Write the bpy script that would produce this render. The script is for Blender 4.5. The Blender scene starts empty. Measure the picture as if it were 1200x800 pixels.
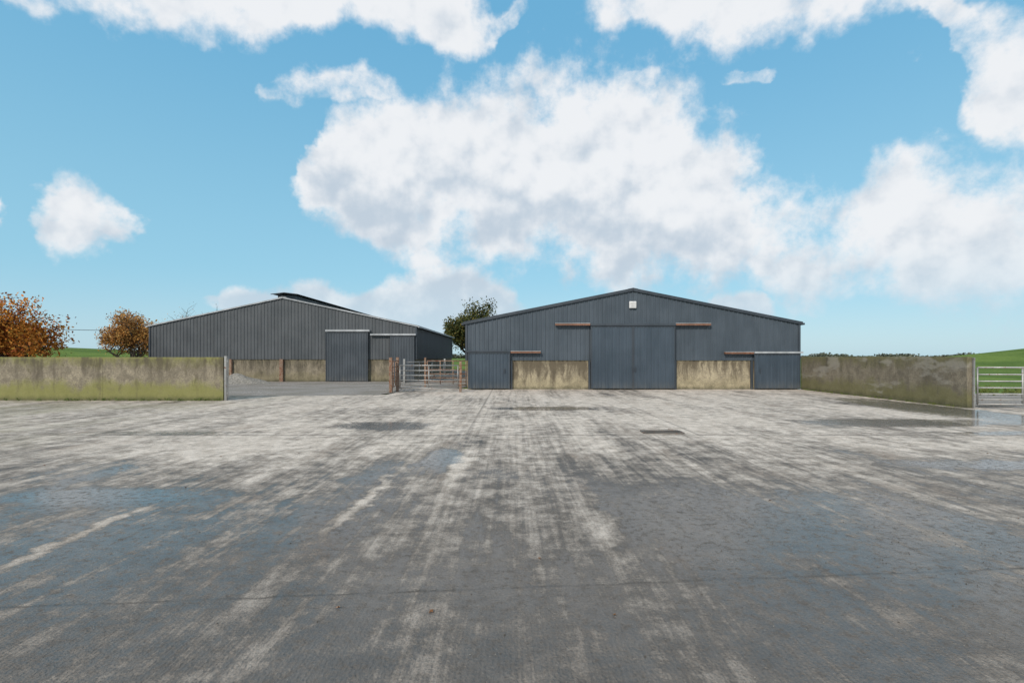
import bpy, math, random
import numpy as np
from mathutils import Vector, Matrix
random.seed(7); rng=np.random.default_rng(7)
scene=bpy.context.scene
scene.view_settings.view_transform='Standard'
scene.view_settings.look='None'
scene.view_settings.exposure=0

# ------------------------------------------------------------ node helper
class NT:
    def __init__(s,tree): s.t=tree
    def new(s,typ): return s.t.nodes.new(typ)
    def put(s,sock,v):
        if isinstance(v,bpy.types.NodeSocket): s.t.links.new(v,sock)
        elif v is not None:
            try: sock.default_value=v
            except Exception:
                sock.default_value=(v[0],v[1],v[2],1.0)
    def m(s,op,a,b=None,c=None,clamp=False):
        n=s.new('ShaderNodeMath'); n.operation=op; n.use_clamp=clamp
        s.put(n.inputs[0],a); s.put(n.inputs[1],b)
        if c is not None: s.put(n.inputs[2],c)
        return n.outputs[0]
    def v(s,op,a,b=None,out=0):
        n=s.new('ShaderNodeVectorMath'); n.operation=op
        s.put(n.inputs[0],a); s.put(n.inputs[1],b)
        return n.outputs['Value'] if op in('LENGTH','DOT_PRODUCT') else n.outputs[0]
    def mr(s,x,a,b,c=0.0,d=1.0,smooth=True):
        n=s.new('ShaderNodeMapRange'); n.interpolation_type='SMOOTHSTEP' if smooth else 'LINEAR'
        s.put(n.inputs['Value'],x)
        n.inputs['From Min'].default_value=a; n.inputs['From Max'].default_value=b
        n.inputs['To Min'].default_value=c; n.inputs['To Max'].default_value=d
        return n.outputs['Result']
    def mix(s,f,a,b,mode='MIX'):
        n=s.new('ShaderNodeMix'); n.data_type='RGBA'; n.blend_type=mode
        s.put(n.inputs[0],f)
        for i,q in((6,a),(7,b)):
            if isinstance(q,bpy.types.NodeSocket): s.t.links.new(q,n.inputs[i])
            else: n.inputs[i].default_value=(q[0],q[1],q[2],1)
        return n.outputs[2]
    def noise(s,vec,scale,detail=4,rough=0.55,dist=0.0,out='Fac'):
        n=s.new('ShaderNodeTexNoise'); s.put(n.inputs['Vector'],vec)
        n.inputs['Scale'].default_value=scale; n.inputs['Detail'].default_value=detail
        n.inputs['Roughness'].default_value=rough; n.inputs['Distortion'].default_value=dist
        return n.outputs[out]
    def sep(s,vec):
        n=s.new('ShaderNodeSeparateXYZ'); s.put(n.inputs[0],vec); return n.outputs
    def pos(s):
        n=s.new('ShaderNodeNewGeometry'); return n.outputs['Position']
    def bump(s,h,strength=0.3,dist=0.02,nrm=None):
        n=s.new('ShaderNodeBump'); s.put(n.inputs['Height'],h)
        n.inputs['Strength'].default_value=strength; n.inputs['Distance'].default_value=dist
        if nrm is not None: s.put(n.inputs['Normal'],nrm)
        return n.outputs[0]

def mat(name):
    m=bpy.data.materials.new(name); m.use_nodes=True
    t=m.node_tree; b=t.nodes['Principled BSDF']
    return m,NT(t),b

def steel_mat(name,col,rough=0.45,dirt=0.35,metal=0.0,rust=0.0):
    m,n,b=mat(name); p=n.pos()
    st=n.v('MULTIPLY',p,(3,3,0.4))
    a=n.noise(st,1.0,4,0.6); c=n.noise(p,0.6,3,0.6)
    x=n.m('ADD',n.m('MULTIPLY',a,0.5),n.m('MULTIPLY',c,0.5))
    f=n.mr(x,0.35,0.68)
    dark=tuple(k*(1-dirt) for k in col); lt=tuple(min(1,k*(1+dirt*0.8)+0.004) for k in col)
    colr=n.mix(f,dark,lt)
    z=n.sep(p)[2]
    low=n.mr(z,0.0,0.6,0.35,0.0)
    colr=n.mix(n.m('MULTIPLY',low,n.mr(a,0.3,0.7)),colr,(0.17,0.155,0.125))
    if rust>0:
        r=n.mr(n.noise(p,9,4,0.7),0.62-rust*0.3,0.7-rust*0.2)
        colr=n.mix(r,colr,(0.17,0.065,0.03))
    n.put(b.inputs['Base Color'],colr)
    b.inputs['Metallic'].default_value=metal
    n.put(b.inputs['Roughness'],n.mr(c,0.3,0.7,rough-0.08,rough+0.12))
    return m

def conc_mat(name,light,dark,moss,mossamt,zt,pale=0.0,topdark=0.7,gain=1.0,mz=0.6,streak=1.0):
    m,n,b=mat(name); p=n.pos(); s=n.sep(p); z=s[2]
    wp=n.v('ADD',p,n.v('MULTIPLY',n.v('SUBTRACT',n.noise(p,1.5,3,0.6,out='Color'),(.5,.5,.5)),(.35,.35,.9)))
    st=n.noise(n.v('MULTIPLY',wp,(4.2,4.2,0.38)),1.0,5,0.68)
    st2=n.noise(n.v('MULTIPLY',wp,(1.1,1.1,0.55)),1.0,5,0.6)
    bl=n.noise(p,2.4,7,0.75); fi=n.noise(p,20,3,0.65)
    base=n.mix(n.mr(bl,0.38,0.60),tuple(k*0.55 for k in light),light)
    base=n.mix(n.mr(fi,0.3,0.65,0.45,0.0),base,dark)
    mo=n.m('ADD',n.m('MULTIPLY',n.m('ABSOLUTE',n.m('SUBTRACT',z,zt*mz)),0.6),n.m('MULTIPLY',n.m('ADD',st2,bl),0.8))
    base=n.mix(n.m('MULTIPLY',n.mr(mo,0.88,1.22),mossamt),base,moss)
    h=n.m('SUBTRACT',n.mr(z,zt-1.5,zt-.25,0.0,1.0,False),n.mr(z,zt-.16,zt-.02,0.0,0.45))
    drip=n.m('ADD',n.m('MULTIPLY',h,topdark),n.m('MULTIPLY',n.m('SUBTRACT',st,0.5),3.4*gain*streak))
    drip=n.m('ADD',drip,n.m('MULTIPLY',n.m('SUBTRACT',st2,0.5),2.6*gain))
    drip=n.m('ADD',drip,n.m('MULTIPLY',n.m('SUBTRACT',bl,0.5),2.0*gain))
    base=n.mix(n.mr(drip,0.10,0.95,0,0.86),base,dark)
    if pale>0:
        pp=n.mr(n.noise(n.v('MULTIPLY',p,(1,0.35,0.9)),1.1,6,0.6),0.52,0.6)
        base=n.mix(n.m('MULTIPLY',pp,pale),base,(0.32,0.30,0.255))
    foot=n.mr(n.m('ADD',z,n.m('MULTIPLY',bl,0.3)),0.1,0.42,0.75,0.0)
    base=n.mix(foot,base,(0.05,0.052,0.03))
    n.put(b.inputs['Base Color'],base); b.inputs['Roughness'].default_value=0.9
    n.put(b.inputs['Normal'],n.bump(n.noise(p,7,5,0.7),0.6,0.03))
    return m

# ------------------------------------------------------------ mesh builder
class MB:
    def __init__(s): s.v=[]; s.f=[]
    def add(s,vs,fs):
        o=len(s.v); s.v+= [tuple(q) for q in vs]; s.f+=[tuple(i+o for i in f) for f in fs]
    def box(s,x0,x1,y0,y1,z0,z1):
        s.add([(x0,y0,z0),(x1,y0,z0),(x1,y1,z0),(x0,y1,z0),(x0,y0,z1),(x1,y0,z1),(x1,y1,z1),(x0,y1,z1)],
              [(0,3,2,1),(4,5,6,7),(0,1,5,4),(1,2,6,5),(2,3,7,6),(3,0,4,7)])
    def beam(s,a,b,w,h,up=(0,0,1)):
        a=Vector(a);b=Vector(b);d=(b-a).normalized();u=Vector(up)
        r=d.cross(u).normalized();u=r.cross(d).normalized()
        vs=[]
        for p in(a,b):
            for i,j in((-1,-1),(1,-1),(1,1),(-1,1)): vs.append(p+r*w*.5*i+u*h*.5*j)
        s.add(vs,[(0,1,2,3),(7,6,5,4),(0,4,5,1),(1,5,6,2),(2,6,7,3),(3,7,4,0)])
    def tube(s,a,b,r0,r1=None,n=8,cap=True):
        if r1 is None:r1=r0
        a=Vector(a);b=Vector(b);d=(b-a)
        if d.length<1e-6:return
        d.normalize();u=Vector((0,0,1)) if abs(d.z)<.9 else Vector((1,0,0))
        r=d.cross(u).normalized();u=r.cross(d)
        vs=[]
        for p,q in((a,r0),(b,r1)):
            for i in range(n):
                t=2*math.pi*i/n; vs.append(p+(r*math.cos(t)+u*math.sin(t))*q)
        fs=[(i,(i+1)%n,n+(i+1)%n,n+i) for i in range(n)]
        if cap: fs+=[tuple(range(n-1,-1,-1)),tuple(range(n,2*n))]
        s.add(vs,fs)
    def corr(s,p0,p1,nx,ny,z0,ztop,period=0.25,depth=0.035,frac=0.3):
        L=math.hypot(p1[0]-p0[0],p1[1]-p0[1]); dx=(p1[0]-p0[0])/L; dy=(p1[1]-p0[1])/L
        pts=[];k=0.0
        while k<L:
            for a,d in((0,0),(1-frac-.12,0),(1-frac,1),(1-.08,1)):
                t=k+a*period
                if t<L: pts.append((t,d*depth))
            k+=period
        pts.append((L,0))
        vs=[]
        for t,d in pts:
            x=p0[0]+dx*t+nx*d; y=p0[1]+dy*t+ny*d
            zt=ztop(t) if callable(ztop) else ztop
            vs+= [(x,y,z0),(x,y,zt)]
        s.add(vs,[(2*i,2*i+2,2*i+3,2*i+1) for i in range(len(pts)-1)])
    def roof(s,x0,z0,x1,z1,y0,y1,period=0.25,depth=0.035):
        pts=[];k=y0
        while k<y1:
            for a,d in((0,0),(.58,0),(.7,1),(.92,1)):
                if k+a*period<y1: pts.append((k+a*period,d*depth))
            k+=period
        pts.append((y1,0)); vs=[]
        for y,d in pts: vs+=[(x0,y,z0+d),(x1,y,z1+d)]
        s.add(vs,[(2*i,2*i+2,2*i+3,2*i+1) for i in range(len(pts)-1)])
    def obj(s,name,m=None,parent=None,smooth=False,bevel=0):
        me=bpy.data.meshes.new(name); me.from_pydata(s.v,[],s.f); me.update()
        if smooth: me.polygons.foreach_set('use_smooth',[True]*len(me.polygons))
        o=bpy.data.objects.new(name,me); scene.collection.objects.link(o)
        if m: me.materials.append(m)
        if parent: o.parent=parent
        if bevel:
            md=o.modifiers.new('b','BEVEL'); md.width=bevel; md.segments=2
        return o
def empty(name):
    e=bpy.data.objects.new(name,None); scene.collection.objects.link(e); return e

# ------------------------------------------------------------ camera
cd=bpy.data.cameras.new('camera'); cam=bpy.data.objects.new('camera',cd); scene.collection.objects.link(cam)
cam.location=(0,0,1.9); cam.rotation_euler=(math.radians(90),0,0)
cd.lens=18; cd.sensor_width=36; cd.shift_y=17/1200; cd.clip_end=8000; cd.clip_start=0.05
scene.camera=cam

# ------------------------------------------------------------ sun + world
EL=math.radians(36); ROT=math.radians(208)
sd=Vector((math.sin(ROT)*math.cos(EL),math.cos(ROT)*math.cos(EL),math.sin(EL)))
sl=bpy.data.lights.new('sun','SUN'); sl.energy=3.0; sl.angle=math.radians(2.0); sl.color=(1,0.91,0.80)
so=bpy.data.objects.new('sun',sl); scene.collection.objects.link(so)
so.rotation_euler=sd.to_track_quat('Z','Y').to_euler()

w=bpy.data.worlds.new('World'); scene.world=w; w.use_nodes=True
n=NT(w.node_tree); bg=w.node_tree.nodes['Background']
sky=n.new('ShaderNodeTexSky'); sky.sky_type='NISHITA'; sky.sun_disc=False
sky.sun_elevation=EL; sky.sun_rotation=ROT; sky.air_density=1.0; sky.dust_density=0.6; sky.ozone_density=1.0
sc_=n.new('ShaderNodeVectorMath'); sc_.operation='SCALE'; n.put(sc_.inputs[0],sky.outputs[0]); sc_.inputs['Scale'].default_value=0.13
skc=sc_.outputs[0]
tc=n.new('ShaderNodeTexCoord'); D=tc.outputs['Generated']; ds=n.sep(D)
az0=n.m('ARCTAN2',ds[0],ds[1]); el0=n.m('ARCSINE',ds[2])
wn=n.sep(n.noise(D,7,5,0.62,out='Color'))
az=n.m('ADD',az0,n.m('MULTIPLY',n.m('SUBTRACT',wn[0],0.5),0.14)); el=n.m('ADD',el0,n.m('MULTIPLY',n.m('SUBTRACT',wn[1],0.5),0.075))
T=n.mr(az,-0.95,0.95,0,1,False)
# cloud bands: for bearings across the view, tangent heights of tops and bases, and cover
def band(stops):
    r=n.new('ShaderNodeValToRGB'); cr=r.color_ramp; cr.interpolation='LINEAR'
    n.put(r.inputs['Fac'],T); k=0
    for (px,top,bot,wt) in stops:
        u=(px-600)/600; a=math.atan(u); ca=math.cos(a)
        e1=math.atan((417-top)/600*ca); e2=math.atan((417-bot)/600*ca)
        t=(a+.95)/1.9; c=((e1+e2)/2,(e1-e2)/2*2,wt/1.5,1)
        if k<2:
            el_=cr.elements[k]; el_.position=t
        else: el_=cr.elements.new(t)
        el_.color=c; k+=1
    o=n.new('ShaderNodeSeparateColor'); n.put(o.inputs[0],r.outputs['Color'])
    rel=n.m('DIVIDE',n.m('SUBTRACT',el,o.outputs[0]),n.m('MULTIPLY',n.m('MAXIMUM',o.outputs[1],0.01),0.5))
    f=n.m('SUBTRACT',1.0,n.m('ABSOLUTE',rel))
    f=n.m('MINIMUM',f,0.6)
    f=n.m('ADD',f,n.m('MULTIPLY',n.m('SUBTRACT',n.m('MULTIPLY',o.outputs[2],1.5),1.0),1.6))
    return f,rel
fA,rA=band([(-150,-60,20,.7),(0,-60,25,.75),(60,-60,38,.8),(200,-80,48,1),(300,-80,70,1.05),(355,-80,50,.95),(410,-90,25,1),(480,-60,42,.95),(540,-20,88,1.0),(583,0,74,.8),(625,-80,5,.3),(675,-30,52,.6),(740,-40,52,.9),(850,-80,70,1.05),(930,-80,54,1),(990,-90,25,1),(1080,-90,30,.95),(1120,-20,110,.9),(1170,20,158,1.05),(1300,0,180,1.1)])
fD,rD=band([(270,85,125,0),(300,85,128,.85),(350,80,135,.9),(430,70,125,.95),(500,80,125,.65),(560,85,120,.0),(680,80,115,.0),(720,75,118,.8),(770,75,118,.85),(800,80,110,0),(850,72,108,.75),(895,75,108,.75),(920,70,100,0),(1040,30,75,0),(1080,30,75,.8),(1120,30,75,0)])
fB,rB=band([(-60,225,275,.6),(5,225,268,.9),(24,230,268,.35),(42,222,290,.8),(70,214,298,1.1),(110,216,298,1.15),(150,230,290,1.05),(180,240,280,.5),(205,245,275,0),(325,200,250,0),(352,185,260,.7),(378,118,265,1.05),(430,112,285,1.15),(500,105,298,1.15),(580,98,305,1.15),(650,78,312,1.2),(720,92,325,1.2),(790,108,338,1.15),(845,140,348,1.1),(890,205,355,1.0),(930,218,362,1.05),(980,205,368,1.15),(1050,178,370,1.12),(1120,185,372,1.1),(1200,178,366,1.1),(1320,175,350,1.05)])
fC,rC=band([(215,345,366,0),(265,338,374,1.05),(350,332,378,1.1),(430,330,382,1.1),(480,322,390,1.15),(540,308,402,1.2),(590,325,402,1.1),(632,338,395,.7),(655,340,380,0),(815,350,370,0),(845,338,380,1.1),(890,340,382,1.1),(925,350,378,.3),(1000,355,385,.0)])
f=n.m('MAXIMUM',n.m('MAXIMUM',fA,fD),n.m('MAXIMUM',fB,fC))
inside=n.m('MULTIPLY',n.mr(n.m('ABSOLUTE',az0),0.98,0.88),n.mr(ds[2],-0.02,0.0))
inside=n.m('MULTIPLY',inside,n.mr(el0,0.85,0.68))
gen=n.m('ADD',n.m('MULTIPLY',n.m('SUBTRACT',n.noise(D,2.4,3,0.55),0.5),4.0),0.32)  # unseen cloud cover outside the view, thickened for a whiter fill light
fm=n.new('ShaderNodeMix'); fm.data_type='FLOAT'; n.put(fm.inputs[0],inside); n.put(fm.inputs[2],gen); n.put(fm.inputs[3],f); f=fm.outputs[0]
fb=n.noise(D,8,8,0.61)
dens=n.m('ADD',f,n.m('MULTIPLY',n.m('SUBTRACT',fb,0.5),2.6))
mask=n.mr(dens,0.0,0.62)
Du=n.v('ADD',D,(-0.012,0,0.026))
r1=n.m('SUBTRACT',n.noise(D,9,5,0.50),n.noise(Du,9,5,0.50))
low=n.mr(rB,-0.75,0.45,-0.28,0.14)
lit=n.m('ADD',n.m('ADD',n.m('MULTIPLY',r1,2.7),0.70),low)
lit=n.m('ADD',lit,n.mr(dens,0.3,0.9,0.10,0.0))
ccol=n.mix(n.mr(lit,0.15,0.95),(0.55,0.63,0.72),(0.89,0.90,0.92))
grad=n.mix(n.mr(el0,0.10,0.62),(0.30,0.63,0.81),(0.16,0.48,0.75))
grad=n.mix(n.mr(el0,0.0,0.16,0.75,0.0),grad,(0.48,0.69,0.82))
skh=n.mix(0.80,skc,grad)
ccol=n.mix(n.mr(el0,0.02,0.20,0.70,0.0),ccol,(0.55,0.72,0.83))
full=n.mix(n.m('MULTIPLY',mask,0.95),skh,ccol)
n.put(bg.inputs['Color'],full); bg.inputs['Strength'].default_value=1.0

# ------------------------------------------------------------ ground terrain
def ss(a,b,x):
    t=min(1,max(0,(x-a)/(b-a))); return t*t*(3-2*t)
def hgt(x,y):
    h=-0.04
    yf=1-ss(90,130,y)
    h+=4.9*ss(60,115,x)*ss(6,70,y)*yf
    h+=3.6*ss(35,100,-x)*ss(40,90,y)*(1-ss(110,160,y))
    h+=(0.12*math.sin(x*0.05)+0.1*math.sin(y*0.07+1))*ss(60,140,math.hypot(x,y))
    far=ss(200,900,math.hypot(x,y)); h=h*(1-far)+0.3*far
    return h
def axis():
    a=[0];st=2.0
    while a[-1]<4000:
        a.append(a[-1]+st)
        if a[-1]>60: st*=1.08
    return sorted(set([-q for q in a]+a))
ax=axis(); mb=MB(); N=len(ax)
mb.v=[(x,y,hgt(x,y)) for y in ax for x in ax]
mb.f=[(j*N+i,j*N+i+1,(j+1)*N+i+1,(j+1)*N+i) for j in range(N-1) for i in range(N-1)]
gm,n,b=mat('grass_field'); p=n.pos()
g1=n.noise(n.v('MULTIPLY',p,(1,.5,1)),0.12,6,0.7); g2=n.noise(p,3.5,4,0.7)
c=n.mix(n.mr(g1,0.38,0.62),(0.080,0.140,0.026),(0.16,0.23,0.048))
c=n.mix(n.mr(g2,0.3,0.7,0.0,0.5),c,(0.055,0.088,0.02))
n.put(b.inputs['Base Color'],c); b.inputs['Roughness'].default_value=0.95; b.inputs['Specular IOR Level'].default_value=0.1
n.put(b.inputs['Normal'],n.bump(n.noise(p,3.5,3,0.7),0.8,0.1))
mb.obj('grass_field_ground',gm,smooth=True)

# ------------------------------------------------------------ concrete yard
ym,n,b=mat('worn_concrete_yard'); p=n.pos(); s=n.sep(p); X,Y=s[0],s[1]
warp=n.v('SUBTRACT',n.noise(p,1.1,4,0.7,out='Color'),(0.5,0.5,0.5))
pw=n.v('ADD',p,n.v('MULTIPLY',warp,(0.8,0.8,0)))
t1=n.noise(n.v('MULTIPLY',pw,(1.15,0.13,1)),1.0,7,0.68)
t1b=n.noise(n.v('MULTIPLY',p,(9.0,0.30,1)),1.0,5,0.7)
t2=n.noise(pw,0.26,3,0.55)
t3=n.noise(p,2.6,8,0.78); fi=n.noise(p,48,3,0.75); mid=n.noise(p,11,5,0.78)
near=n.mr(Y,2.5,14.0)
def S(*args):
    r=args[0]
    for q in args[1:]: r=n.m('ADD',r,q)
    return r
def W(a,k): return n.m('MULTIPLY',n.m('SUBTRACT',a,0.5),k)
blobs=[(-3.5,14,1.6,1.1,-1.4),(-5.6,6.9,2.0,.6,-1.0),(-1.3,9.6,.5,1.2,-1.2),(11,14.6,3.4,1.0,-1.5),(2.4,5.8,1.4,3.0,-.5),
 (1.2,18.6,2.4,.8,-1.3),(15.0,18.5,1.6,5.0,-1.9),(8.5,9.0,2.2,.5,-1.0),(12.5,12.6,2.5,.45,-1.1),(-8.5,12.6,3,.5,-.7),(6,21,6,3.5,.5),(-6.5,10.7,3,1.5,.9),
 (11.5,10.9,3,.8,.8),(-.9,9.2,.22,1.9,1.6),(-7,20,5,2.2,.5),(4.5,15,4,1.6,.6),(-1.95,6.6,.12,1.4,1.6),(-4.6,5.4,.10,1.3,1.6)]
bl=None; neg=None
for (bx,by,rx,ry,k) in blobs:
    q=n.v('MULTIPLY',n.v('SUBTRACT',pw,(bx,by,0)),(1/rx,1/ry,0))
    g=n.m('MULTIPLY',n.mr(n.v('LENGTH',q),1.3,0.2),k)
    bl=g if bl is None else n.m('ADD',bl,g)
    if k==-.7: neg=bl
val=S(W(t1,4.5),W(t1b,2.6),W(t2,2.8),W(t3,2.8),W(mid,1.4),n.m('MULTIPLY',near,1.35),-0.42,bl)
dry=n.mr(val,-0.30,1.30,0.0,1.0,False)
dirtc=n.mix(n.mr(t3,0.35,0.65),(0.098,0.085,0.073),(0.185,0.162,0.140))
lightc=n.mix(n.mr(t3,0.38,0.62),(0.46,0.395,0.33),(0.72,0.635,0.55))
col=n.mix(dry,dirtc,lightc)
brown=n.mr(S(W(n.noise(n.v('MULTIPLY',pw,(0.9,0.25,1)),1.3,5,0.7),3.8),W(t3,1.8)),0.15,1.1,0.0,0.62)
col=n.mix(brown,col,(0.175,0.118,0.078))
col=n.mix(n.mr(Y,2.5,8.5,0.38,0.0),col,(0.160,0.138,0.118))
col=n.mix(n.mr(fi,0.28,0.50,0.6,0.0),col,(0.045,0.038,0.032))
col=n.mix(n.mr(mid,0.53,0.66,0.0,0.42),col,(0.085,0.073,0.061))
col=n.mix(n.mr(fi,0.58,0.75,0.0,0.38),col,(0.52,0.46,0.40))
alg=n.m('MULTIPLY',n.mr(X,-8,-15),n.mr(t2,0.4,0.62,0.0,0.5)); col=n.mix(alg,col,(0.12,0.12,0.045))
wob=W(t3,0.14)
def joint(coord,pos0,wd):
    d=n.m('ABSOLUTE',n.m('ADD',n.m('SUBTRACT',coord,pos0),wob)); return n.mr(d,wd,wd*0.3)
yt=n.m('SUBTRACT',Y,n.m('MULTIPLY',X,0.085))
J=n.m('MAXIMUM',n.m('MULTIPLY',joint(yt,4.2,0.026),0.7),n.m('MAXIMUM',joint(Y,12.3,0.05),joint(Y,20.6,0.06)))
Xm=n.m('ABSOLUTE',n.m('SUBTRACT',n.m('MODULO',n.m('ADD',X,62.7),5.6),2.8))
jl=n.m('MULTIPLY',n.mr(n.m('ABSOLUTE',n.m('ADD',n.m('SUBTRACT',Xm,2.8),wob)),0.05,0.015),n.mr(Y,11.8,12.4,0,.6))
J=n.m('MAXIMUM',J,jl)
col=n.mix(n.m('MULTIPLY',J,n.mr(t1,0.35,0.62,0.2,0.8)),col,(0.04,0.036,0.031))
film=n.m('MULTIPLY',n.m('MAXIMUM',n.mr(n.m('ADD',neg,W(t3,1.4)),-0.35,-0.8),n.mr(S(val,W(t2,3.0)),0.05,-0.9,0,.8)),n.mr(mid,0.62,0.48))
col=n.mix(n.m('MULTIPLY',film,0.35),col,(0.05,0.044,0.037))
n.put(b.inputs['Base Color'],col)
n.put(b.inputs['Roughness'],n.m('ADD',n.mr(val,0.5,-0.6,0.9,0.60),W(mid,0.2))); b.inputs['Specular IOR Level'].default_value=0.28
n.put(b.inputs['Coat Weight'],film); b.inputs['Coat Roughness'].default_value=0.13; b.inputs['Coat IOR'].default_value=1.33
n.put(b.inputs['Coat Normal'],n.bump(n.noise(p,11,2,0.6),0.16,0.01))
wv=n.new('ShaderNodeTexWave'); wv.wave_type='BANDS'; wv.bands_direction='X'; wv.inputs['Scale'].default_value=8.5
wv.inputs['Distortion'].default_value=5; wv.inputs['Detail'].default_value=2; wv.inputs['Detail Scale'].default_value=2.5
n.put(wv.inputs['Vector'],p)
rib=n.m('MULTIPLY',wv.outputs['Fac'],n.mr(Y,4.6,2.5,0.0,0.20))
hh=S(n.m('MULTIPLY',n.noise(p,48,3,0.7),0.7),n.m('MULTIPLY',n.noise(p,9,3,0.7),0.5),rib)
n.put(b.inputs['Normal'],n.bump(hh,0.8,0.025))
me=bpy.data.meshes.new('concrete_yard')
me.from_pydata([(-60,-25,0),(60,-25,0),(60,18.9,0),(17.4,19.1,0),(17.4,29.6,0),(-5.6,29.9,0),(-6.2,25.2,0),(-13,24.6,0),(-60,24.2,0)],[],[tuple(range(9))])
yo=bpy.data.objects.new('concrete_yard',me); scene.collection.objects.link(yo); me.materials.append(ym)

gv,n,b=mat('gravel'); p=n.pos()
c1=n.noise(p,14,5,0.8); c2=n.noise(p,0.5,4,0.6)
c=n.mix(n.mr(c1,0.38,0.62),(0.12,0.11,0.10),(0.43,0.395,0.36)); c=n.mix(n.mr(c2,0.4,0.65,0,0.5),c,(0.15,0.135,0.10))
n.put(b.inputs['Base Color'],c); b.inputs['Roughness'].default_value=0.95
n.put(b.inputs['Normal'],n.bump(n.noise(p,14,3,0.8),0.9,0.05))
def edgepoly(pts,z,name,m,jit=0.25):
    out=[]
    for i in range(len(pts)):
        a=Vector(pts[i]);q=Vector(pts[(i+1)%len(pts)]); k=max(1,int((q-a).length/0.6))
        for j in range(k):
            r=a.lerp(q,j/k); out.append((r.x+random.uniform(-jit,jit),r.y+random.uniform(-jit,jit),z))
    me=bpy.data.meshes.new(name); me.from_pydata(out,[],[tuple(range(len(out)))])
    o=bpy.data.objects.new(name,me); scene.collection.objects.link(o); me.materials.append(m)
edgepoly([(-60,23.9),(-12.6,24.0),(-6.4,25.0),(-5.2,29.6),(-2.9,30.2),(-2.9,66),(-60,66)],0.006,'gravel_yard',gv)
edgepoly([(17.6,19.2),(40,19.2),(44,24),(22,26),(17.8,30)],0.006,'gravel_track',gv)

mb=MB(); nx,ny=26,14
for j in range(ny+1):
    for i in range(nx+1):
        u=i/nx*2-1; v=j/ny*2-1; r=math.hypot(u,v)
        z=0.55*max(0,1-r**1.6)*(1+0.3*math.sin(u*7+1)*math.cos(v*5))+random.uniform(-.02,.03)*(r<1)
        mb.v.append((-19.3+u*2.6,35.6+v*1.0,z if r<1 else -0.02))
mb.f=[(j*(nx+1)+i,j*(nx+1)+i+1,(j+1)*(nx+1)+i+1,(j+1)*(nx+1)+i) for j in range(ny) for i in range(nx)]
hm,n,b=mat('pale_gravel'); p=n.pos(); c1=n.noise(p,11,5,0.8)
n.put(b.inputs['Base Color'],n.mix(n.mr(c1,0.35,0.65),(0.14,0.13,0.115),(0.38,0.36,0.32))); b.inputs['Roughness'].default_value=0.95
n.put(b.inputs['Normal'],n.bump(c1,1,0.08))
mb.obj('gravel_heap',hm)

# ------------------------------------------------------------ materials
blue=steel_mat('blue_grey_cladding',(0.060,0.079,0.100),0.5,0.15)
bluedoor=steel_mat('blue_grey_door_sheet',(0.045,0.066,0.090),0.48,0.15)
grey2=steel_mat('slate_grey_cladding',(0.070,0.079,0.088),0.5,0.16)
door2=steel_mat('slate_door_sheet',(0.052,0.065,0.080),0.5,0.18)
galv=steel_mat('galvanised_steel',(0.36,0.36,0.35),0.45,0.3,0.5,0.15)
flash=steel_mat('pale_flashing',(0.38,0.40,0.42),0.5,0.25)
dflash=steel_mat('dark_flashing',(0.040,0.052,0.067),0.5,0.2)
rail=steel_mat('red_oxide_rail',(0.22,0.11,0.07),0.7,0.3,0,0.3)
rusty=steel_mat('rusty_steel',(0.26,0.18,0.13),0.75,0.35,0,0.5)
roofm=steel_mat('roof_sheet',(0.075,0.085,0.095),0.6,0.3)
white=steel_mat('white_louvre',(0.75,0.75,0.75),0.5,0.05)
conc1=conc_mat('stained_concrete_panel',(0.50,0.43,0.30),(0.085,0.068,0.046),(0.27,0.235,0.13),0.35,1.7,topdark=0.8,gain=.8)
conc2=conc_mat('weathered_concrete',(0.33,0.285,0.21),(0.07,0.06,0.043),(0.15,0.135,0.06),0.4,1.7,topdark=0.55,gain=.8)
concL=conc_mat('mossy_concrete_wall',(0.35,0.305,0.225),(0.080,0.066,0.048),(0.205,0.205,0.058),0.85,1.86,topdark=0.55,gain=.8,mz=.62,streak=.65)
concR=conc_mat('old_render_wall',(0.26,0.225,0.165),(0.078,0.068,0.048),(0.135,0.13,0.045),0.7,1.86,pale=0.55,topdark=0.40,gain=.75,streak=.6)

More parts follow.
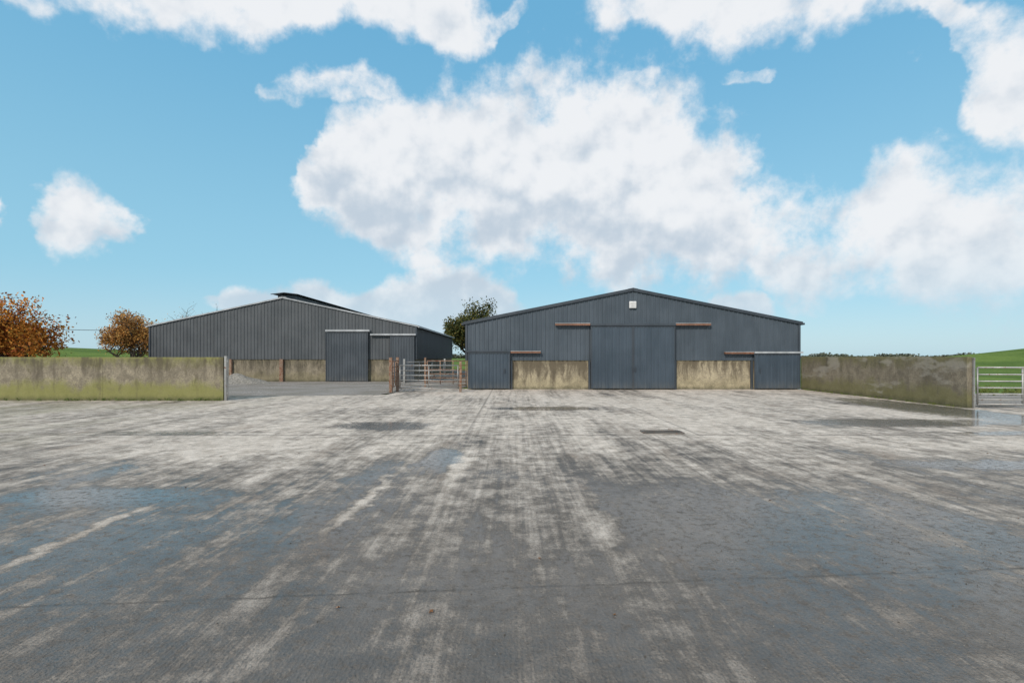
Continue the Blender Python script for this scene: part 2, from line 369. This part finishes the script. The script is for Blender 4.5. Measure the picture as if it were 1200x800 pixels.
# ------------------------------------------------------------ shed builder
def shed(name,x0,x1,yf,yb,ze,za,sheet,rf,conc,zc=1.7,barge=None,bz=0.16):
    e=empty(name); xm=(x0+x1)/2; hw=(x1-x0)/2
    zt=lambda t:(za-(za-ze)*abs(t-hw)/hw)
    m=MB(); m.corr((x0,yf),(x1,yf),0,-1,zc-0.05,zt); m.obj('front_cladding',sheet,e)
    m=MB(); m.corr((x0,yb),(x1,yb),0,1,zc-0.05,zt); m.obj('rear_cladding',sheet,e)
    m=MB(); m.corr((x0,yf),(x0,yb),-1,0,zc-0.05,ze); m.corr((x1,yf),(x1,yb),1,0,zc-0.05,ze); m.obj('side_cladding',sheet,e)
    m=MB(); t=0.2; i=0.05
    m.box(x0+i,x1-i,yf+0.05,yf+0.05+t,-.1,zc); m.box(x0+i,x1-i,yb-.05-t,yb-.05,-.1,zc)
    m.box(x0+i,x0+i+t,yf+.26,yb-.26,-.1,zc); m.box(x1-i-t,x1-i,yf+.26,yb-.26,-.1,zc); m.obj('concrete_base_walls',conc,e,bevel=0.01)
    m=MB(); o=0.18; zo=ze-(za-ze)/hw*o
    m.roof(x0-o,zo+.05,xm,za+.05,yf-.12,yb+.12); m.roof(x1+o,zo+.05,xm,za+.05,yf-.12,yb+.12); m.obj('roof_sheets',rf,e)
    m=MB()
    for sx in(-1,1):
        m.beam((xm+sx*(hw+o),yf-.09,zo+.02),(xm,yf-.09,za+.02),0.05,bz); m.beam((xm+sx*(hw+o),yb+.09,zo+.02),(xm,yb+.09,za+.02),0.05,bz)
    m.obj('barge_flashing',barge or dflash,e)
    m=MB(); m.beam((xm-.14,yf-.1,za+.07),(xm-.14,yb+.1,za+.07),0.3,0.03,up=(-.2,0,1)); m.beam((xm+.14,yf-.1,za+.075),(xm+.14,yb+.1,za+.075),0.3,0.03,up=(.2,0,1)); m.obj('ridge_cap',barge or dflash,e)
    m=MB()
    for sx,xx in((-1,x0),(1,x1)):
        m.beam((xx+sx*.24,yf-.1,zo-.02),(xx+sx*.24,yb+.1,zo-.02),0.12,0.11)
    m.obj('gutters',flash if barge else dflash,e)
    m=MB()
    for xx in(x0-.02,x1+.02): m.box(xx-.06,xx+.06,yf-.06,yf+.02,zc-.06,ze-.02)
    m.obj('corner_flashing',dflash,e)
    return e
def door(e,x0,x1,y,z0,z1,ms,period=0.2,leaves=1,frame=True,nm='sliding_door'):
    w=(x1-x0)/leaves
    for k in range(leaves):
        a=x0+k*w+.008; c=x0+(k+1)*w-.008
        m=MB(); m.corr((a+.03,y),(c-.03,y),0,-1,z0+.03,z1-.03,period,.028); m.box(a+.02,c-.02,y+.01,y+.05,z0+.02,z1-.02)
        m.obj(nm,ms,e)
        m=MB()
        for q in(a+.03,c-.03): m.box(q-.03,q+.03,y-.035,y+.005,z0,z1)
        m.box(a+.062,c-.062,y-.034,y+.004,z1-.06,z1-.001); m.obj(nm+'_frame',dflash,e)

S1=shed('steel_farm_shed',-2.58,16.35,29.2,56,3.78,5.66,blue,roofm,conc1)
door(S1,4.45,9.25,28.98,0.04,3.60,bluedoor,leaves=2)
door(S1,-2.50,-0.10,28.98,0.04,2.10,bluedoor)
door(S1,13.70,16.33,28.98,0.04,2.02,bluedoor)
m=MB(); m.box(2.45,4.42,28.93,29.12,3.63,3.73); m.box(9.27,11.25,28.93,29.12,3.63,3.73)
m.box(-0.08,1.62,28.93,29.12,2.06,2.16); m.box(12.05,13.68,28.93,29.12,2.02,2.12); m.obj('door_track_rails',rail,S1)
m=MB(); m.box(2.45,4.42,28.91,29.10,3.735,3.76); m.box(9.27,11.25,28.91,29.10,3.735,3.76); m.box(-0.08,1.62,28.91,29.10,2.165,2.19); m.box(12.05,13.68,28.91,29.10,2.125,2.15); m.obj('track_rain_caps',flash,S1)
m=MB(); m.box(13.70,16.45,28.90,29.12,2.05,2.15); m.obj('track_cover_galvanised',flash,S1)
m=MB(); m.box(4.43,9.26,28.90,29.12,3.62,3.72); m.box(-2.6,-0.09,28.90,29.12,2.12,2.2); m.obj('track_cover',dflash,S1)
m=MB(); m.box(6.67,7.05,29.05,29.14,4.62,5.0); m.obj('gable_vent',white,S1)
m=MB()
for k in range(6): m.beam((6.70,29.035,4.67+k*.055),(7.02,29.035,4.67+k*.055),.03,.012,up=(0,-.6,1))
m.obj('gable_vent_louvres',white,S1)
m=MB()
for xx in(-0.03,4.40,9.30,13.65): m.box(xx-.05,xx+.05,29.10,29.24,0,1.64)
m.obj('steel_stanchions',dflash,S1)
m=MB(); m.box(6.80,6.84,28.90,28.94,1.0,1.3); m.box(6.96,7.0,28.90,28.94,1.0,1.3); m.box(-0.45,-.41,28.90,28.94,.95,1.2); m.box(14.0,14.04,28.90,28.94,.95,1.2); m.obj('door_handles',dflash,S1)

S2=shed('steel_cattle_shed',-26.85,-7.15,38,61.3,4.12,6.2,grey2,roofm,conc2,barge=flash,bz=0.09)
door(S2,-13.75,-10.62,37.78,0.02,3.66,door2)
m=MB(); m.box(-13.75,-10.5,37.68,37.93,3.70,3.84); m.obj('track_cover',flash,S2)
m=MB(); m.box(-10.45,-7.1,37.72,37.93,3.42,3.54); m.obj('track_rail_galvanised',flash,S2)
door(S2,-9.0,-7.2,37.80,0.02,3.36,door2,nm='side_door')
m=MB(); m.box(-17.2,-16.95,37.85,38.04,0,1.66); m.box(-20.9,-20.75,37.85,38.04,0,1.66); m.obj('rusty_stanchions',rusty,S2)
m=MB(); m.box(-17.65,-16.35,38.6,61,6.1,6.48); m.obj('ridge_ventilator_body',dflash,S2)
m=MB(); m.beam((-18.0,38.2,6.50),(-17.0,38.2,6.62),.05,.05); m.beam((-16.0,38.2,6.50),(-17.0,38.2,6.62),.05,.05)
m.add([(-18.0,38.15,6.52),(-17,38.15,6.64),(-17,61.2,6.64),(-18.0,61.2,6.52),(-16,38.15,6.52),(-16,61.2,6.52)],[(0,1,2,3),(1,4,5,2)]); m.obj('ridge_ventilator_cap',dflash,S2)

# ------------------------------------------------------------ yard walls
def yard_wall(name,pts,th,z,m,seg):
    e=empty(name); a=Vector(pts[0]).to_3d(); c=Vector(pts[1]).to_3d(); d=(c-a); L=d.length; d.normalize()
    k=0
    while k<L-.01:
        k2=min(L,k+seg); mm=MB(); dz=random.uniform(-.012,.012)
        mm.beam(a+d*(k+.002)+Vector((0,0,(z+dz-.1)/2)),a+d*(k2-.002)+Vector((0,0,(z+dz-.1)/2)),th,z+dz+.1)
        mm.obj('wall_panel',m,e,bevel=0.006); k=k2
    return e
yard_wall('concrete_boundary_wall',[(-12.35,22.0),(-42,22.3)],0.2,1.86,concL,5.2)
RW=yard_wall('concrete_boundary_wall',[(16.72,18.7),(16.5,29.05)],0.2,1.86,concR,5.2)
m=MB(); m.box(16.79,16.85,18.62,18.68,0,1.84); m.obj('gate_hanging_post',galv,RW)
e=empty('steel_gate_post')
m=MB(); m.box(-12.31,-12.21,21.90,22.02,0,1.9); m.tube((-12.18,21.95,.15),(-12.18,21.95,1.8),.025)
for z in(.3,1.0,1.65): m.box(-12.24,-12.15,21.92,21.98,z,z+.05)
m.obj('post_and_hinges',galv,e)

# ------------------------------------------------------------ tubular gates
def gate(name,a,c,z0,z1,rails,m,posts=True,verts=2,r=.024,pm=None,diag=False,pw_=.06):
    e=empty(name); a=Vector((*a,0)); c=Vector((*c,0)); mm=MB()
    for k in range(rails):
        t=k/(rails-1); z=z0+(z1-z0)*(t**1.15); mm.tube(a+Vector((0,0,z)),c+Vector((0,0,z)),r*(1.0 if 0<k<rails-1 else 1.25))
    mm.obj('rails',m,e,smooth=True); mm=MB()
    for k in range(verts+2):
        q=a.lerp(c,k/(verts+1)); mm.tube(q+Vector((0,0,z0)),q+Vector((0,0,z1)),r*1.2)
    if diag: mm.tube(a+Vector((0,0,z0)),a.lerp(c,.5)+Vector((0,0,z1)),r)
    mm.obj('uprights',m,e,smooth=True)
    if posts:
        mm=MB(); d=(c-a).normalized()
        for q in(a-d*.14,c+d*.14): mm.box(q.x-pw_,q.x+pw_,q.y-pw_,q.y+pw_,0,z1+.2)
        for z in(z0+.12,z1-.12): mm.tube(a-d*.12+Vector((0,0,z)),a+Vector((0,0,z)),.02); mm.tube(c+d*.12+Vector((0,0,z)),c+Vector((0,0,z)),.02)
        mm.obj('gate_posts',pm or m,e,bevel=.008)
    return e
gate('tubular_farm_gate',(17.0,18.7),(21.6,18.35),.14,1.48,7,galv,verts=2,posts=False)
gate('tubular_farm_gate',(-5.95,27.2),(-2.85,27.0),.2,1.4,6,galv,verts=1,pm=rusty)
gate('tubular_farm_gate',(-6.35,26.9),(-6.85,30.6),.2,1.62,6,rusty,verts=2,pm=rusty,pw_=.08)
gate('tubular_farm_gate',(-5.2,31.5),(-2.8,31.2),.15,1.6,7,rusty,verts=2,pm=rusty)
gate('tubular_farm_gate',(-6.9,33.2),(-5.0,37.5),.2,1.5,6,galv,verts=2)

# ------------------------------------------------------------ drain
e=empty('drain_grate'); x0,x1,y0,y1=3.25,4.2,12.5,12.95; m=MB()
m.beam((x0,y0,.012),(x1,y0,.012),.05,.03); m.beam((x0,y1,.012),(x1,y1,.012),.05,.03); m.beam((x0,y0+.03,.012),(x0,y1-.03,.012),.05,.03); m.beam((x1,y0+.03,.012),(x1,y1-.03,.012),.05,.03)
for k in range(1,16): xx=x0+(x1-x0)*k/16; m.beam((xx,y0+.03,.011),(xx,y1-.03,.011),.022,.024)
m.obj('grate_bars',steel_mat('cast_iron',(0.12,0.105,0.09),.6,.3,0,.2),e)
pit,n,b=mat('pit_shade_black'); b.inputs['Base Color'].default_value=(.01,.01,.01,1)
m=MB(); m.add([(x0,y0,.004),(x1,y0,.004),(x1,y1,.004),(x0,y1,.004)],[(0,1,2,3)]); m.obj('drain_shade_sheet',pit,e)  # flat black sheet, paints the shade of the hollow below the bars

# ------------------------------------------------------------ crumbs / leaves
def crumbs(name,cnt,fn,smin,smax,m,flat=.6):
    mb=MB()
    for _ in range(cnt):
        x,y=fn(); s_=random.uniform(smin,smax)*random.choice((.6,.8,1,1)); vs=[]
        for d in((1,0,0),(0,1,0),(-1,0,0),(0,-1,0),(0,0,1),(0,0,-1)):
            q=s_*random.uniform(.6,1.2); vs.append((x+d[0]*q,y+d[1]*q,.003+s_*flat*.3+d[2]*q*flat))
        mb.add(vs,[(0,1,4),(1,2,4),(2,3,4),(3,0,4),(1,0,5),(2,1,5),(3,2,5),(0,3,5)])
    mb.obj(name,m)
soil,n,b=mat('damp_soil'); p=n.pos(); n.put(b.inputs['Base Color'],n.mix(n.noise(p,5,3),(.04,.034,.027),(.13,.11,.09))); b.inputs['Roughness'].default_value=.9
def f1():
    r=random.random()
    if r<.35: return random.gauss(4.6,1.5),random.gauss(5.0,1.1)
    if r<.5: return random.gauss(8,2.5),random.gauss(8,1.2)
    return random.uniform(-9,12),2.2+random.random()**1.6*16
crumbs('soil_crumbs',1300,f1,.002,.010,soil,.45)
def f2(): return random.uniform(-6,8),2.0+random.random()**2*9
stone,n,b=mat('pale_grit'); n.put(b.inputs['Base Color'],n.mix(n.noise(n.pos(),4,3),(.14,.13,.11),(.4,.37,.32)))
crumbs('loose_grit',900,f2,.002,.006,stone)
lm,n,b=mat('fallen_leaf'); n.put(b.inputs['Base Color'],n.mix(n.noise(n.pos(),3,2),(.10,.03,.012),(.20,.10,.03)))
mb=MB()
for _ in range(40):
    x,y=random.uniform(-9,10),3.2+random.random()**1.3*20
    if _==0: x,y=.75,3.75
    a=random.uniform(0,6.28); s_=random.uniform(.012,.028); pts=[]
    for k,rr in enumerate((1,.45,.8,.4,1.1,.4,.8,.45)):
        t=a+k*math.pi/4; pts.append((x+math.cos(t)*s_*rr,y+math.sin(t)*s_*rr,.006+random.random()*.012))
    pts.append((x,y,.006)); mb.add(pts,[(k,(k+1)%8,8) for k in range(8)])
mb.obj('fallen_leaves',lm)

# ------------------------------------------------------------ trees
def leafmat(name,c1,c2,c3):
    m,n,b=mat(name); g=n.new('ShaderNodeNewGeometry'); p=g.outputs['Position']; r=g.outputs['Random Per Island']
    c=n.mix(n.mr(n.noise(p,0.8,3),.38,.62),c1,c2); c=n.mix(n.mr(r,.5,1.0,0,.8),c,c3)
    n.put(b.inputs['Base Color'],c); b.inputs['Roughness'].default_value=.7; b.inputs['Specular IOR Level'].default_value=.2
    return m
bark,n,b=mat('bark'); n.put(b.inputs['Base Color'],n.mix(n.noise(n.pos(),6,5),(.045,.035,.028),(.14,.115,.09))); b.inputs['Roughness'].default_value=.95
def tree(name,x,y,H,R,lm,leaves,lsize,seed,trunk=.18,low=.25,spread=1.0,tufts=1.0):
    rnd=random.Random(seed); e=empty(name); z0=hgt(x,y); tips=[]; mb=MB()
    def br(p,d,L,r,lev):
        segs=3; q=p.copy()
        for i in range(segs):
            d2=(d+Vector((rnd.uniform(-.25,.25),rnd.uniform(-.25,.25),rnd.uniform(-.05,.2)))).normalized()
            nq=q+d2*L/segs; ra=r*(1-i/segs*.5); mb.tube(q,nq,ra,r*(1-(i+1)/segs*.5),6,False); 
            if lev>=2: tips.append(nq.copy())
            if lev<4 and i>0:
                for _ in range(rnd.choice((1,2,2))):
                    a=rnd.uniform(0,6.28); sd=Vector((math.cos(a),math.sin(a),rnd.uniform(.0,.9))).normalized()
                    br(nq,(d2*.6+sd*spread).normalized(),L*rnd.uniform(.55,.78),r*.5,lev+1)
            q=nq; d=d2
    base=Vector((x,y,z0-.1)); top=base+Vector((0,0,H*low)); mb.tube(base,top,trunk*1.3,trunk,10)
    for k in range(6):
        a=k*1.05+rnd.uniform(-.3,.3); br(top-Vector((0,0,rnd.uniform(0,.2)*H*low)),Vector((math.cos(a)*.8,math.sin(a)*.8,rnd.uniform(.3,1.4))).normalized(),H*.3,trunk*.55,1)
    br(top,Vector((0,0,1)),H*.38,trunk*.8,1)
    tp=np.array([t[:] for t in tips]); cx=np.array((x,y,z0+H*low))
    rad=np.linalg.norm(tp[:,:2]-cx[:2],axis=1); mx=np.percentile(rad,88); mz=np.percentile(tp[:,2]-cx[2],98)
    sxy=R/mx; sz=(H*(1-low))/mz
    def sc(v):
        if v[2]<=cx[2]-.01: return v
        dx,dy=(v[0]-cx[0])*sxy,(v[1]-cx[1])*sxy; rr=math.hypot(dx,dy); lim=R*.8
        k=1 if rr<lim else (lim+(rr-lim)*.25)/rr
        return (cx[0]+dx*k,cx[1]+dy*k,cx[2]+(v[2]-cx[2])*sz)
    mb.v=[sc(v) for v in mb.v]; mb.obj('trunk_and_limbs',bark,e,smooth=True)
    tp=np.array([sc(t) for t in tp])
    g=np.random.default_rng(seed); idx=g.integers(0,len(tp),leaves)
    c=tp[idx]+np.clip(g.normal(0,1,(leaves,3)),-1.6,1.6)*R*.085*tufts
    a=g.normal(size=(leaves,3)); a/=np.linalg.norm(a,axis=1)[:,None]; u=np.cross(a,g.normal(size=(leaves,3))); u/=np.linalg.norm(u,axis=1)[:,None]
    s_=(lsize*g.uniform(.6,1.3,leaves))[:,None]
    v=np.stack([c-a*s_,c+u*s_*.55,c+a*s_,c-u*s_*.55],axis=1).reshape(-1,3)
    me=bpy.data.meshes.new('foliage'); me.from_pydata(v.tolist(),[],np.arange(leaves*4).reshape(-1,4).tolist())
    o=bpy.data.objects.new('foliage',me); scene.collection.objects.link(o); me.materials.append(lm); o.parent=e
    return e
orange=leafmat('beech_autumn_leaves',(.25,.065,.015),(.52,.19,.025),(.55,.29,.05))
rust=leafmat('rust_autumn_leaves',(.22,.095,.032),(.44,.21,.055),(.48,.30,.09))
green=leafmat('oak_leaves',(.024,.040,.012),(.075,.088,.022),(.17,.13,.03))
tree('autumn_beech_tree',-32.0,30.5,4.5,3.8,orange,36000,.10,3,low=.06,tufts=1.6)
tree('autumn_tree',-44.6,60,6.4,3.0,rust,14000,.12,5,low=.15,tufts=1.4)
tree('bare_ash_tree',-40.5,66,7.6,4.2,rust,450,.09,8,low=.25,trunk=.12)
tree('oak_tree',-5.2,66,7.6,3.5,green,22000,.14,11,low=.22,trunk=.28,tufts=1.7)

def hedge(name,pts,h,wd,m,dens,ls,seed):
    g=np.random.default_rng(seed); V=[]
    for i in range(len(pts)-1):
        a=np.array(pts[i]);c=np.array(pts[i+1]); L=np.linalg.norm(c-a); k=int(L*dens)
        t=g.random(k); xy=a+(c-a)*t[:,None]; hh=h*(.55+.35*np.sin(t*L*.11+i)+.25*np.sin(t*L*.37+2)+.1*np.sin(t*L*.9))
        hh=np.maximum(hh,h*.3)
        zz=g.random(k)**.8*hh; gz=np.array([hgt(q[0],q[1]) for q in xy]); xy=xy+g.normal(0,wd,(k,2))
        V.append(np.column_stack([xy,zz+gz]))
    cpts=np.concatenate(V); k=len(cpts)
    a=g.normal(size=(k,3)); a/=np.linalg.norm(a,axis=1)[:,None]; u=np.cross(a,g.normal(size=(k,3))); u/=np.linalg.norm(u,axis=1)[:,None]
    v=np.stack([cpts-a*ls,cpts+u*ls*.7,cpts+a*ls,cpts-u*ls*.7],axis=1).reshape(-1,3)
    me=bpy.data.meshes.new(name); me.from_pydata(v.tolist(),[],np.arange(k*4).reshape(-1,4).tolist())
    o=bpy.data.objects.new(name,me); scene.collection.objects.link(o); me.materials.append(m)
far=leafmat('distant_foliage',(.07,.085,.065),(.11,.125,.09),(.14,.14,.11))
hedge('distant_treeline',[(-500,420),(-100,430),(200,410),(520,420)],3.6,3,far,22,1.0,2)

mb=MB()
def tuft(x,y,h):
    for _ in range(14):
        a=random.uniform(0,6.28); r=random.uniform(0,.06); bx,by=x+math.cos(a)*r,y+math.sin(a)*r; l=random.uniform(.4,1)*h; t=random.uniform(0,6.28); q=l*.5
        mb.add([(bx-.006,by,0),(bx+.006,by,0),(bx+math.cos(t)*q*.4,by+math.sin(t)*q*.4,l*.7),(bx+math.cos(t)*q,by+math.sin(t)*q,l)],[(0,1,2),(1,3,2)])
for _ in range(150): tuft(-12.4-random.random()**1.5*20,21.85-random.uniform(0,.12),random.uniform(.04,.16))
for _ in range(70): t=random.random(); tuft(16.58-.2*t,18.9+10*t,random.uniform(.04,.13))
for _ in range(260): tuft(random.uniform(17.2,26),random.uniform(24.5,30),random.uniform(.15,.4))
gb,n,b=mat('grass_blades'); n.put(b.inputs['Base Color'],n.mix(n.noise(n.pos(),2,3),(.05,.10,.015),(.16,.17,.04)))
mb.obj('grass_tufts',gb)

e=empty('overhead_power_line'); m=MB()
for xx in(-72,-38): m.tube((xx,72,0),(xx,72,6.3),.14,.10,10); m.beam((xx-.02,71.3,5.9),(xx-.02,72.7,5.9),.1,.1)
m.obj('poles',bark,e); m=MB()
for yy,dz in((71.4,0),(72.6,0)):
    pr=None
    for k in range(21):
        t=k/20; q=Vector((-72+34*t,yy,6.0-.5*4*t*(1-t)))
        if pr: m.tube(pr,q,.02,.02,5,False)
        pr=q
m.obj('cables',dflash,e)
print('done')
